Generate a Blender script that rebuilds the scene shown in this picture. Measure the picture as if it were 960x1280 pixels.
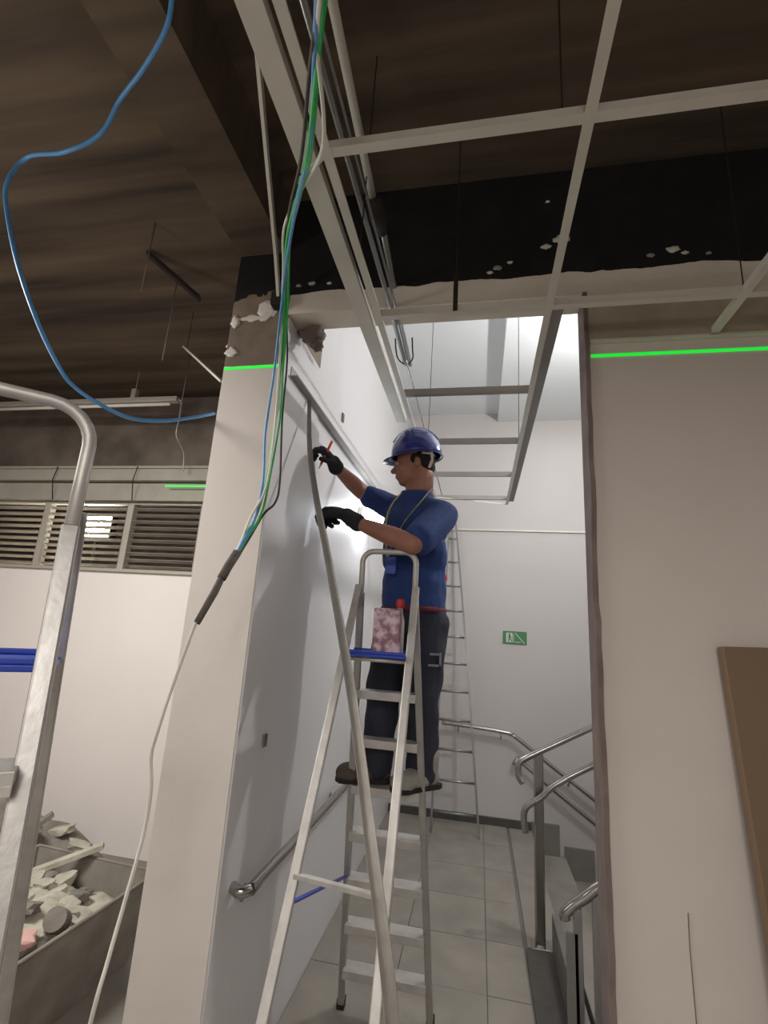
import bpy, bmesh, math, random
import numpy as np
from mathutils import Vector, Matrix, Quaternion
for o in list(bpy.data.objects): bpy.data.objects.remove(o)
S = bpy.context.scene
C = S.collection
V = Vector
PI = math.pi

# ------------------------------------------------------------------ camera
cam_d = bpy.data.cameras.new('camera'); cam = bpy.data.objects.new('camera', cam_d); C.objects.link(cam)
yaw, pit, rol, FPX = -0.20260776, 0.23664902, 0.06438735, 606.7
fw = V((math.sin(yaw)*math.cos(pit), math.cos(yaw)*math.cos(pit), math.sin(pit)))
r0 = V((math.cos(yaw), -math.sin(yaw), 0)); u0 = r0.cross(fw)
rr = math.cos(rol)*r0 + math.sin(rol)*u0; uu = -math.sin(rol)*r0 + math.cos(rol)*u0
M = Matrix((rr, uu, -fw)).transposed().to_4x4(); M.translation = V((0, 0, 1.70))
cam.matrix_world = M
cam_d.sensor_fit = 'VERTICAL'; cam_d.sensor_height = 24.0; cam_d.lens = 24.0*FPX/1280.0
cam_d.clip_start = 0.02; cam_d.clip_end = 60
S.camera = cam

# ------------------------------------------------------------------ world, lights, exposure
w = bpy.data.worlds.new('World'); S.world = w; w.use_nodes = True
w.node_tree.nodes['Background'].inputs[0].default_value = (0.030, 0.034, 0.045, 1)
w.node_tree.nodes['Background'].inputs[1].default_value = 0.5
S.view_settings.view_transform = 'Standard'; S.view_settings.look = 'None'
S.view_settings.gamma = 1.0; S.view_settings.exposure = 0.0
S.view_settings.use_curve_mapping = False

def area(name, loc, size, power, col, rot=(0, 0, 0), sy=None, spread=PI):
    d = bpy.data.lights.new(name, 'AREA'); d.energy = power; d.color = col; d.size = size
    if sy: d.shape = 'RECTANGLE'; d.size_y = sy
    d.spread = spread
    o = bpy.data.objects.new(name, d); o.location = loc; o.rotation_euler = rot; C.objects.link(o); return o
def point(name, loc, r, power, col):
    d = bpy.data.lights.new(name, 'POINT'); d.energy = power; d.color = col; d.shadow_soft_size = r
    o = bpy.data.objects.new(name, d); o.location = loc; C.objects.link(o); return o
# lights of the front room (behind the camera), of the room on the left, and of the stairwell
area('front_room_light', (-0.2, -1.5, 2.75), 1.4, 76, (1.0, 0.95, 0.91))
point('front_room_fill', (0.2, -1.7, 2.2), 0.16, 22, (1.0, 0.95, 0.91))  # added fill without a fixture, brightens the upper walls and header
point('left_room_fill', (-2.3, 0.7, 2.45), 0.14, 20, (1.0, 0.95, 0.89))  # added fill without a fixture, lifts the slab on the left
area('left_room_light', (-2.7, 1.2, 3.05), 0.9, 92, (1.0, 0.97, 0.94), rot=(math.radians(14), 0, 0))
point('stairwell_lamp', (1.00, 3.06, 3.42), 0.035, 66, (1.0, 0.98, 0.975))
area('corridor_light', (0.9, 4.2, 3.95), 0.9, 4, (0.92, 0.97, 1.0))

# ------------------------------------------------------------------ materials
def nt(m):
    m.use_nodes = True; n = m.node_tree.nodes; return m.node_tree, n, n['Principled BSDF']
def lin(c):
    return tuple(((x/255.0)/12.92 if x/255.0 <= .04045 else ((x/255.0+.055)/1.055)**2.4) for x in c) + (1,)
def mat(name, col, rough=.6, metal=0.0, var=.12, scale=6.0, bump=0.0, bscale=60, coat=0.0, stretch=None):
    m = bpy.data.materials.new(name); t, n, b = nt(m)
    b.inputs['Roughness'].default_value = rough; b.inputs['Metallic'].default_value = metal
    if coat: b.inputs['Coat Weight'].default_value = coat
    c = lin(col)
    tc = n.new('ShaderNodeTexCoord'); src = tc.outputs['Object']
    if stretch:
        mp = n.new('ShaderNodeMapping'); mp.inputs['Scale'].default_value = stretch; t.links.new(src, mp.inputs[0]); src = mp.outputs[0]
    no = n.new('ShaderNodeTexNoise'); no.inputs['Scale'].default_value = scale; no.inputs['Detail'].default_value = 5
    t.links.new(src, no.inputs['Vector'])
    cr = n.new('ShaderNodeValToRGB')
    cr.color_ramp.elements[0].position = .3; cr.color_ramp.elements[1].position = .7
    cr.color_ramp.elements[0].color = tuple(x*(1-var) for x in c[:3])+(1,)
    cr.color_ramp.elements[1].color = tuple(min(1, x*(1+var)) for x in c[:3])+(1,)
    t.links.new(no.outputs['Fac'], cr.inputs[0]); t.links.new(cr.outputs[0], b.inputs['Base Color'])
    if bump:
        n2 = n.new('ShaderNodeTexNoise'); n2.inputs['Scale'].default_value = bscale; n2.inputs['Detail'].default_value = 4
        t.links.new(src, n2.inputs['Vector'])
        bp = n.new('ShaderNodeBump'); bp.inputs['Strength'].default_value = bump; bp.inputs['Distance'].default_value = .01
        t.links.new(n2.outputs['Fac'], bp.inputs['Height']); t.links.new(bp.outputs[0], b.inputs['Normal'])
    return m
def emis(name, col, s):
    m = bpy.data.materials.new(name); t, n, b = nt(m)
    b.inputs['Base Color'].default_value = lin(col); b.inputs['Emission Color'].default_value = lin(col)
    b.inputs['Emission Strength'].default_value = s; return m

M_wall = mat('white_paint', (222, 214, 208), .55, var=.025, scale=1.6, bump=.08, bscale=25)
M_corr = mat('corridor_paint', (224, 222, 222), .42, var=.02, scale=1.2, bump=.05, bscale=18)
M_back = mat('back_wall_paint', (200, 194, 190), .5, var=.02, scale=1.2)
M_ceil = mat('ceiling_paint', (222, 226, 226), .7, var=.02, scale=1.0)
M_jamb = mat('raw_jamb', (118, 104, 98), .85, var=.2, scale=8, bump=.3)
M_floor = mat('floor_screed', (120, 116, 108), .75, var=.15, scale=3, bump=.1)
M_tile = mat('floor_tile', (148, 142, 132), .55, var=.13, scale=5, bump=.05)
M_skirt = mat('skirting_stone', (128, 126, 116), .6, var=.08)
M_stone = mat('granite_and_shade', (78, 75, 70), .5, var=.15, scale=20)  # granite; also the painted shade of the floor strip by the stairs
M_steel = mat('stainless', (176, 172, 166), .22, 1.0, var=.06, scale=4)
M_alu = mat('aluminium', (186, 183, 178), .42, .75, var=.10, scale=14, bump=.05)
M_aluw = mat('worn_aluminium', (190, 186, 180), .5, .45, var=.12, scale=18)
M_tee = mat('galvanised_tee', (216, 212, 200), .5, .1, var=.06, scale=8)
M_tee_shaded = mat('shaded_tee', (150, 147, 141), .5, .2, var=.06, scale=8)  # tee metal with the corridor backlight's shade put into its colour
M_teed = mat('tee_web', (130, 127, 122), .5, .4, var=.08, scale=8)
M_pipe = mat('conduit_zinc', (150, 150, 150), .3, .8, var=.08, scale=8)
M_dark = mat('dark_iron', (40, 34, 30), .7, .2, var=.2)
M_blue = mat('blue_plastic', (30, 60, 160), .4, var=.1)
M_green = mat('green_wire', (44, 190, 84), .45, var=.08, scale=30)
M_bluew = mat('blue_wire', (88, 150, 205), .45, var=.08, scale=30)
M_whitew = mat('white_wire', (222, 218, 205), .5, var=.06, scale=30)
M_blackw = mat('dark_wire', (62, 56, 50), .6, var=.15, scale=30)
M_sheath = mat('grey_sheath', (92, 84, 78), .8, var=.2, scale=40, bump=.3, bscale=120)
M_laser = emis('laser_green', (30, 225, 60), .85)
M_concw = mat('mottled_concrete', (104, 94, 84), .9, var=.38, scale=3.2, bump=.25, bscale=20)
M_gutter = mat('gutter_paint', (150, 146, 134), .6, var=.08)
M_slat = mat('louvre_aluminium', (150, 142, 130), .45, .3, var=.1)
M_frame = mat('window_frame', (170, 164, 152), .5, .2, var=.05)
M_board = mat('brown_board', (118, 96, 74), .6, var=.08, scale=3, stretch=(4, 4, .5))
M_skin = mat('skin', (156, 108, 90), .55, var=.08, scale=18)
M_shirt = mat('navy_shirt', (34, 58, 112), .85, var=.16, scale=10, bump=.6, bscale=11)
M_trous = mat('charcoal_trousers', (44, 46, 58), .9, var=.25, scale=8, bump=.7, bscale=12)
M_glove = mat('black_glove', (34, 34, 42), .85, var=.2, scale=30, bump=.3)
M_helm = mat('blue_helmet', (36, 48, 128), .22, var=.05, scale=5, coat=.6)
M_hair = mat('black_hair', (30, 24, 22), .9, var=.3, scale=60, bump=.5, bscale=200)
M_strap = mat('pale_strap', (206, 196, 186), .7, var=.08)
M_lany = mat('yellow_lanyard', (158, 156, 108), .7, var=.1)
M_boot1 = mat('brown_boot', (84, 74, 64), .85, var=.25, scale=24, bump=.3)
M_boot2 = mat('dusty_boot', (150, 146, 138), .9, var=.2, scale=16, bump=.3)
M_red = mat('red_plastic', (196, 44, 44), .5, var=.08)
M_orange = mat('orange_pen', (228, 84, 56), .45, var=.05)
M_belt = mat('dark_red_hem', (92, 34, 46), .85, var=.1)
M_reflect = mat('reflective_patch', (116, 120, 132), .5, var=.05)
M_rub = mat('plaster_rubble', (168, 164, 148), .95, var=.2, scale=14, bump=.4)
M_rubd = mat('grey_debris', (118, 112, 104), .95, var=.3, scale=9, bump=.4)
M_bin = mat('dusty_bin', (124, 118, 108), .8, var=.25, scale=6, bump=.1)
M_pink = mat('pinkish_tile_piece', (196, 156, 148), .8, var=.1)
M_pack = None

def z_wall_mat(name, bands, fleck=True):
    """bands: [(z_from, colour)], plaster / raw / black paint zones with ragged edges"""
    m = bpy.data.materials.new(name); t, n, b = nt(m); b.inputs['Roughness'].default_value = .75
    tc = n.new('ShaderNodeTexCoord'); sp = n.new('ShaderNodeSeparateXYZ'); t.links.new(tc.outputs['Object'], sp.inputs[0])
    no = n.new('ShaderNodeTexNoise'); no.inputs['Scale'].default_value = 7; no.inputs['Detail'].default_value = 6
    t.links.new(tc.outputs['Object'], no.inputs[0])
    prev = None
    for i, (z, col, rag, var) in enumerate(bands):
        n2 = n.new('ShaderNodeTexNoise'); n2.inputs['Scale'].default_value = 3+2*i; n2.inputs['Detail'].default_value = 5
        t.links.new(tc.outputs['Object'], n2.inputs[0])
        cr = n.new('ShaderNodeValToRGB'); c = lin(col)
        cr.color_ramp.elements[0].position = .35; cr.color_ramp.elements[1].position = .65
        cr.color_ramp.elements[0].color = tuple(x*(1-var) for x in c[:3])+(1,)
        cr.color_ramp.elements[1].color = tuple(min(1, x*(1+var)) for x in c[:3])+(1,)
        t.links.new(n2.outputs['Fac'], cr.inputs[0]); col_out = cr.outputs[0]
        if prev is None: prev = col_out; continue
        a = n.new('ShaderNodeMath'); a.operation = 'MULTIPLY_ADD'; a.inputs[1].default_value = rag; a.inputs[2].default_value = -rag*.5
        t.links.new(no.outputs['Fac'], a.inputs[0])
        s = n.new('ShaderNodeMath'); s.operation = 'ADD'; t.links.new(sp.outputs['Z'], s.inputs[0]); t.links.new(a.outputs[0], s.inputs[1])
        g = n.new('ShaderNodeMath'); g.operation = 'GREATER_THAN'; g.inputs[1].default_value = z; t.links.new(s.outputs[0], g.inputs[0])
        mx = n.new('ShaderNodeMixRGB'); t.links.new(g.outputs[0], mx.inputs[0]); t.links.new(prev, mx.inputs[1]); t.links.new(col_out, mx.inputs[2])
        prev = mx.outputs[0]
    t.links.new(prev, b.inputs['Base Color'])
    bp = n.new('ShaderNodeBump'); bp.inputs['Strength'].default_value = .25; bp.inputs['Distance'].default_value = .01
    t.links.new(no.outputs['Fac'], bp.inputs['Height']); t.links.new(bp.outputs[0], b.inputs['Normal'])
    return m
M_front = z_wall_mat('front_wall_zones', [(0, (208, 198, 190), 0, .02), (2.79, (170, 160, 140), .01, .12), (2.985, (224, 214, 200), .008, .04), (3.10, (16, 13, 13), .05, .5)])
M_pillar = z_wall_mat('pillar_zones', [(0, (214, 205, 198), 0, .02), (2.76, (132, 116, 100), .02, .25), (3.10, (15, 12, 12), .30, .5)])
def slab_mat():
    m = bpy.data.materials.new('board_marked_concrete'); t, n, b = nt(m); b.inputs['Roughness'].default_value = .9
    tc = n.new('ShaderNodeTexCoord'); mp = n.new('ShaderNodeMapping'); mp.inputs['Scale'].default_value = (.35, 4.5, 1)
    t.links.new(tc.outputs['Object'], mp.inputs[0])
    no = n.new('ShaderNodeTexNoise'); no.inputs['Scale'].default_value = 1.6; no.inputs['Detail'].default_value = 7; t.links.new(mp.outputs[0], no.inputs[0])
    cr = n.new('ShaderNodeValToRGB'); e = cr.color_ramp.elements
    e[0].position = .32; e[0].color = lin((58, 47, 40)); e[1].position = .72; e[1].color = lin((108, 92, 74))
    t.links.new(no.outputs['Fac'], cr.inputs[0]); t.links.new(cr.outputs[0], b.inputs['Base Color'])
    bp = n.new('ShaderNodeBump'); bp.inputs['Strength'].default_value = .3; bp.inputs['Distance'].default_value = .02
    t.links.new(no.outputs['Fac'], bp.inputs['Height']); t.links.new(bp.outputs[0], b.inputs['Normal']); return m
M_slab = slab_mat()
def pack_mat():
    m = bpy.data.materials.new('pink_marbled_print'); t, n, b = nt(m); b.inputs['Roughness'].default_value = .4
    tc = n.new('ShaderNodeTexCoord'); no = n.new('ShaderNodeTexNoise'); no.inputs['Scale'].default_value = 26; no.inputs['Detail'].default_value = 2
    t.links.new(tc.outputs['Object'], no.inputs[0]); cr = n.new('ShaderNodeValToRGB'); e = cr.color_ramp.elements
    e[0].position = .42; e[0].color = lin((128, 84, 98)); e[1].position = .6; e[1].color = lin((206, 178, 186))
    t.links.new(no.outputs['Fac'], cr.inputs[0]); t.links.new(cr.outputs[0], b.inputs['Base Color']); return m
M_pack = pack_mat()

# ------------------------------------------------------------------ mesh helpers
def b_box(bm, lo, hi, mtx=None):
    x0, y0, z0 = lo; x1, y1, z1 = hi
    vs = [bm.verts.new(V(p) if mtx is None else mtx @ V(p)) for p in
          ((x0,y0,z0),(x1,y0,z0),(x1,y1,z0),(x0,y1,z0),(x0,y0,z1),(x1,y0,z1),(x1,y1,z1),(x0,y1,z1))]
    for f in ((0,3,2,1),(4,5,6,7),(0,1,5,4),(1,2,6,5),(2,3,7,6),(3,0,4,7)): bm.faces.new([vs[i] for i in f])
def section(kind, a, b=None, n=10):
    if kind == 'round': return [(a*math.cos(2*PI*i/n), (b or a)*math.sin(2*PI*i/n)) for i in range(n)]
    if kind == 'rect': return [(-a, -b), (a, -b), (a, b), (-a, b)]
    if kind == 'L': return [(-a, -b), (a, -b), (a, -b+.003), (-a+.003, -b+.003), (-a+.003, b), (-a, b)]
    if kind == 'T': return [(-a, 0), (a, 0), (a, .003), (.002, .003), (.002, b), (-.002, b), (-.002, .003), (-a, .003)]
    if kind == 'U': return [(-a, 0), (a, 0), (a, b), (a-.002, b), (a-.002, .002), (-a+.002, .002), (-a+.002, b), (-a, b)]
def b_sweep(bm, pts, sec, up=(0, 0, 1), radii=None, twist=None):
    """sweep a closed section (list of x,y) along pts; x axis = side, y axis = 'up'"""
    pts = [V(p) for p in pts]; N = len(pts); rings = []; up = V(up)
    for i, p in enumerate(pts):
        d = (pts[min(i+1, N-1)] - pts[max(i-1, 0)]).normalized()
        u = up - d*up.dot(d)
        if u.length < 1e-4: u = V((0, 1, 0)) - d*d.y
        u.normalize(); s = d.cross(u)
        if twist: q = Quaternion(d, twist[i]); u = q @ u; s = q @ s
        k = radii[i] if radii else 1.0
        rings.append([bm.verts.new(p + s*x*k + u*y*k) for x, y in sec]); up = u if not twist else up
    n = len(sec)
    for i in range(N-1):
        for j in range(n):
            bm.faces.new((rings[i][j], rings[i][(j+1) % n], rings[i+1][(j+1) % n], rings[i+1][j]))
    bm.faces.new(rings[0][::-1]); bm.faces.new(rings[-1])
def smooth_path(pts, n=6):
    P = [V(p) for p in pts]; out = []
    for i in range(len(P)-1):
        a, b_, c, d = P[max(i-1, 0)], P[i], P[i+1], P[min(i+2, len(P)-1)]
        for k in range(n):
            t = k/n
            out.append(.5*((2*b_) + (c-a)*t + (2*a-5*b_+4*c-d)*t*t + (3*b_-a-3*c+d)*t**3))
    out.append(P[-1]); return out
def b_tube(bm, pts, r, n=10, radii=None): b_sweep(bm, pts, section('round', r if not radii else 1.0, n=n), radii=radii)
def b_ell(bm, c, r, rot=None, seg=16, rings=10):
    mt = Matrix.Translation(V(c)) @ (rot.to_4x4() if rot else Matrix.Identity(4)) @ Matrix.Diagonal((*r, 1))
    bmesh.ops.create_uvsphere(bm, u_segments=seg, v_segments=rings, radius=1, matrix=mt)
def b_limb(bm, a, b, ra, rb, n=14, k=6):
    a, b = V(a), V(b); b_ell(bm, a, (ra,)*3); b_ell(bm, b, (rb,)*3)
    b_tube(bm, [a.lerp(b, i/k) for i in range(k+1)], 1, n, [ra + (rb-ra)*i/k for i in range(k+1)])
def link(name, bm, m, parent=None, smooth=False, bevel=0.0):
    bmesh.ops.recalc_face_normals(bm, faces=bm.faces)
    me = bpy.data.meshes.new(name); bm.to_mesh(me); bm.free()
    if m: me.materials.append(m)
    if smooth: 
        for p in me.polygons: p.use_smooth = True
    o = bpy.data.objects.new(name, me); C.objects.link(o)
    if parent: o.parent = parent
    if bevel:
        md = o.modifiers.new('bevel', 'BEVEL'); md.width = bevel; md.segments = 2; md.limit_method = 'ANGLE'
    return o
def tag(o, label, cat, group=None, kind=None):
    if label: o['label'] = label
    if cat: o['category'] = cat
    if group: o['group'] = group
    if kind: o['kind'] = kind
    return o
def empty(name, loc, label, cat, group=None, rz=0.0):
    o = bpy.data.objects.new(name, None); C.objects.link(o); o.location = loc; o.rotation_euler = (0, 0, rz)
    o.empty_display_size = .1
    return tag(o, label, cat, group)
def struct(name, bm, m, parent=None, bevel=0.0):
    o = link(name, bm, m, parent, bevel=bevel)
    if parent is None: o['kind'] = 'structure'
    return o
def box_obj(name, lo, hi, m, parent=None, bevel=0.0, st=False):
    bm = bmesh.new(); b_box(bm, lo, hi)
    return struct(name, bm, m, parent, bevel) if st else link(name, bm, m, parent, bevel=bevel)
def remeshed(name, bm, m, parent, vox=.008, it=6, fac=.6, fold=0.0):
    """fuse closed shapes into ONE continuous surface"""
    bmesh.ops.recalc_face_normals(bm, faces=bm.faces)
    me = bpy.data.meshes.new('tmp'); bm.to_mesh(me); bm.free()
    o = bpy.data.objects.new('tmp', me); C.objects.link(o)
    r = o.modifiers.new('r', 'REMESH'); r.mode = 'VOXEL'; r.voxel_size = vox
    s = o.modifiers.new('s', 'SMOOTH'); s.factor = fac; s.iterations = it
    dg = bpy.context.evaluated_depsgraph_get(); dg.update()
    nm = bpy.data.meshes.new_from_object(o.evaluated_get(dg)); bpy.data.objects.remove(o)
    nm.name = name; nm.materials.clear(); nm.materials.append(m)
    for p in nm.polygons: p.use_smooth = True
    if fold:
        nrm = [v.normal.copy() for v in nm.vertices]
        for v, n in zip(nm.vertices, nrm):
            x, y, z = v.co
            d = fold*(math.sin(26*z+14*x+5*math.sin(9*y))*.6 + math.sin(47*z-21*y+3*math.sin(13*x))*.4)
            v.co = v.co + n*d
    ob = bpy.data.objects.new(name, nm); C.objects.link(ob); ob.parent = parent
    return ob

# ------------------------------------------------------------------ room shell
FY = 1.72                         # face of the wall with the opening
SL = 3.60                         # concrete slab
def slabs():
    b = bmesh.new(); b_box(b, (-6, -3.6, -.12), (3.4, 1.84, -.001)); b_box(b, (-6, 1.84, -.12), (-.9, 3.7, -.001)); b_box(b, (-.9, 1.84, -.12), (.42, 5.3, -.001))
    fl = struct('floor', b, M_floor)
    T = .45                        # square floor tiles of the corridor, with recessed joints
    rng = random.Random(3); first = None
    y = 1.10
    while y < 5.15:
        x = -.832
        while x < .27:
            x1 = min(x+T, .275); y1 = min(y+T, 5.155)
            if x1-x > .03 and y1-y > .03:
                bm = bmesh.new(); b_box(bm, (x+.002, y+.002, 0), (x1-.002, y1-.002, .009+rng.uniform(-.0015, .0015)))
                link('tile', bm, M_tile, fl)
            x += T
        y += T
    return fl
floor = slabs()
box_obj('ceiling', (-6, -3.6, SL), (3.4, FY, SL+.15), M_slab, st=True)
box_obj('ceiling', (-6, FY, SL), (-1.0, 3.75, SL+.15), M_slab, st=True)
# downstand beam of the slab running to the pillar
box_obj('trim_1', (-1.10, -3.5, 3.32), (-.88, FY-.001, SL), M_slab, st=True)
box_obj('wall_rear', (-6, -3.6, 0), (3.4, -3.5, SL), M_wall, st=True)
box_obj('wall_outer_left', (-6.1, -3.6, 0), (-6, 3.75, SL), M_wall, st=True)
box_obj('wall_outer_right', (3.3, -3.6, 0), (3.4, FY, SL), M_wall, st=True)
# wall with the opening: right leaf and header
b = bmesh.new(); b_box(b, (.385, FY, 0), (3.4, FY+.12, 3.0)); b_box(b, (-.834, FY, 3.0), (3.4, FY+.12, SL-.001))
front = struct('wall_front', b, M_front)
box_obj('wall_stair_upper', (-.834, FY+.12, 3.35), (3.4, FY+.2, 4.13), M_corr, st=True)
box_obj('wall_stair_back', (.385, FY+.121, 0), (3.4, FY+.14, 3.0), M_corr, st=True)
# jamb lining, rough edge left by the removed partition
bm = bmesh.new(); rng = random.Random(5); pts = []
for i in range(40):
    z = 3.0*i/39; pts.append((.380-.004*rng.random()-(.006 if 1.8 < z < 2.05 else 0), FY-.004, z))
b_sweep(bm, pts, section('rect', .008, .009), up=(0, 1, 0))
b_box(bm, (.374, FY+.002, 0), (.386, FY+.118, 3.0))
struct('trim_2', bm, M_jamb)
# pillar and corridor's left wall
pil = box_obj('wall_pillar', (-1.10, FY, 0), (-.834, FY+.45, SL-.001), M_pillar, st=True)
box_obj('wall_left', (-1.0, FY+.45, 0), (-.834, 5.3, 4.13), M_corr, st=True)
box_obj('wall_left', (-.8341, FY+.004, 0), (-.826, FY+.46, 2.985), M_corr, st=True)
box_obj('wall_back', (-1.0, 5.16, -1.6), (3.4, 5.3, 4.13), M_back, st=True)
box_obj('wall_stair_right', (3.3, FY, -1.6), (3.4, 5.3, 4.13), M_corr, st=True)
box_obj('ceiling', (-1.0, FY+.12, 4.13), (3.4, 5.3, 4.25), M_ceil, st=True)
box_obj('trim_3', (.17, FY+.2, 4.03), (3.3, 5.16, 4.13), M_ceil, st=True)
box_obj('baseboard_back', (-.826, 5.14, .002), (.50, 5.16, .075), M_stone, st=True)

# plaster lumps on the pillar head and at the header corner
def lump(name, c, r, m, seed, label=None):
    bm = bmesh.new(); bmesh.ops.create_icosphere(bm, subdivisions=3, radius=1); rng = random.Random(seed)
    ph = [rng.uniform(0, 6) for _ in range(6)]
    for v in bm.verts:
        k = 1 + .22*math.sin(4*v.co.x+ph[0])*math.cos(3*v.co.z+ph[1]) + .12*math.sin(9*v.co.z+ph[2]) + .1*math.sin(8*v.co.x+5*v.co.y+ph[3])
        v.co = V((v.co.x*r[0]*k, v.co.y*r[1]*k, v.co.z*r[2]*k)) + V(c)
    o = link(name, bm, m, None, smooth=True); return o
for i, (c, r, m) in enumerate([((-.93, FY-.001, 3.03), (.045, .006, .050), M_wall), ((-.99, FY-.001, 2.99), (.06, .005, .014), M_wall), ((-1.075, FY-.002, 2.98), (.022, .008, .03), M_wall),
        ((-1.075, FY-.001, 2.83), (.028, .006, .022), M_wall), ((-1.10, FY+.02, 2.87), (.014, .014, .016), M_wall)]):
    o = lump('plaster_patch', c, r, m, 10+i); o.parent = pil
for i, (c, r) in enumerate([((-.765, FY+.115, 2.965), (.060, .05, .035)), ((-.735, FY+.125, 2.925), (.026, .02, .030))]):
    o = lump('plaster_patch', c, r, M_jamb, 20+i); o.parent = front
rng = random.Random(8)
for i, (x, z, s) in enumerate([(-.80, 3.14, .012), (-.74, 3.145, .016), (-.66, 3.14, .010), (-.60, 3.16, .008), (.30, 3.26, .030), (.24, 3.23, .018), (.05, 3.15, .018), (.10, 3.17, .010), (.02, 3.13, .012),
        (.62, 3.15, .014), (.70, 3.17, .022), (.74, 3.15, .012), (-.55, 3.30, .009), (-.42, 3.31, .009), (.25, 3.45, .008), (.82, 3.14, .010)]):
    o = lump('plaster_patch', (x, FY-.001, z), (s, .005, s*.6), M_gutter if i % 3 == 0 else M_tee, 40+i); o.parent = front

# laser levelling lines
def laser(name, x0, x1, y, z0, z1, label):
    bm = bmesh.new(); b_sweep(bm, [(x0, y-.002, z0), (x1, y-.002, z1)], section('rect', .0015, .0055), up=(0, 0, 1))
    return tag(link(name, bm, M_laser), label, 'laser line')
laser('laser_line', .392, 2.4, FY, 2.732, 2.732, 'long bright green laser levelling line across the wall beside the brown board')
laser('laser_line', -1.098, -.836, FY, 2.748, 2.752, 'short green laser levelling line across the top of the pillar')
laser('laser_line', -2.56, -1.6, 3.43, 2.735, 2.735, 'faint green laser line on the gutter above the louvred windows')

# ------------------------------------------------------------------ room on the left: far wall, louvres, gutter
LY = 3.56
b = bmesh.new(); b_box(b, (-6, LY, 0), (-1.0, LY+.12, 2.03)); struct('wall_far_left', b, M_wall)
b = bmesh.new(); b_box(b, (-6, LY, 2.62), (-1.0, LY+.12, SL-.001)); struct('wall_far_left', b, M_concw)
bm = bmesh.new()
b_sweep(bm, [(-6, LY-.02, 2.70), (-1.0, LY-.02, 2.70)], section('rect', .05, .075)); struct('trim_4', bm, M_gutter)
bm = bmesh.new(); b_box(bm, (-6, LY-.13, 2.785), (-1.0, LY, 2.90)); b_box(bm, (-6, LY-.15, 2.885), (-1.0, LY-.001, 2.905)); struct('trim_5', bm, M_gutter)
box_obj('trim_6', (-6, LY-.03, 2.025), (-1.0, LY+.13, 2.05), M_frame, st=True)
xs = [-5.2, -4.5, -3.785, -2.945, -2.25, -1.55]
for i in range(5):
    x0, x1 = xs[i]+.03, xs[i+1]-.03
    bm = bmesh.new()
    b_box(bm, (x0-.055, LY-.01, 2.05), (x0, LY+.05, 2.62)); b_box(bm, (x1, LY-.01, 2.05), (x1+.001, LY+.05, 2.62)); b_box(bm, (x0, LY-.01, 2.602), (x1, LY+.05, 2.62))
    wn = struct('window_%d' % (i+1), bm, M_frame)
    for k in range(10):
        bm = bmesh.new(); z = 2.075+.055*k
        b_sweep(bm, [(x0+.002, LY+.03, z), (x1-.002, LY+.03, z)], section('rect', .019, .003), up=(0, .5, .87))
        link('slat', bm, M_slat, wn)
# roof and yard seen through the louvres
bm = bmesh.new(); b_box(bm, (-7, 5.4, 1.5), (-1.1, 5.5, 4)); struct('wall_outside', bm, M_jamb)
t_ = empty('floodlight', (-3.80, 4.10, 2.53), 'blinding floodlight shining through the louvres of the window', 'lamp')
box_obj('housing', (-.19, .04, -.13), (.19, .12, .13), M_dark, t_, bevel=.01)
box_obj('lens', (-.17, .03, -.11), (.17, .041, .11), emis('floodlight_glow', (255, 252, 240), 140), t_)
bm = bmesh.new(); b_tube(bm, [(0, .09, -.1), (0, .09, -2.53)], .02); link('pole', bm, M_dark, t_)
# gutter straps
for x in (-3.62, -2.83, -2.02):
    bm = bmesh.new(); b_sweep(bm, [(x, LY-.155, 2.90), (x-.02, LY-.16, 2.78), (x-.05, LY-.09, 2.62)], section('rect', .005, .002)); struct('trim_7', bm, M_dark)
# fluorescent batten hung under the slab
t_ = empty('batten_lamp', (-3.45, 3.10, 3.34), 'unlit white batten lamp hanging under the concrete slab', 'lamp')
bm = bmesh.new(); b_box(bm, (-1.1, -.03, -.02), (1.12, .03, .02)); link('body', bm, M_frame, t_, bevel=.006)
bm = bmesh.new(); b_tube(bm, [(-1.05, 0, -.035), (1.05, 0, -.035)], .013); link('tube', bm, M_wall, t_, smooth=True)
bm = bmesh.new(); b_box(bm, (.70, -.02, .02), (.74, .02, .10)); b_tube(bm, [(.72, 0, .1), (.72, 0, .258)], .003); link('hanger', bm, M_frame, t_)
bm = bmesh.new(); b_tube(bm, [(-.7, 0, .02), (-.7, 0, .258)], .003); link('hanger', bm, M_frame, t_)
bm = bmesh.new(); b_tube(bm, smooth_path([(1.12, 0, 0), (1.15, 0, -.03), (1.14, 0.02, -.16), (1.12, .05, -.28), (1.10, .2, -.36), (1.08, .26, -.5)]), .006, 6); link('cable', bm, M_frame, t_, smooth=True)

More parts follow.
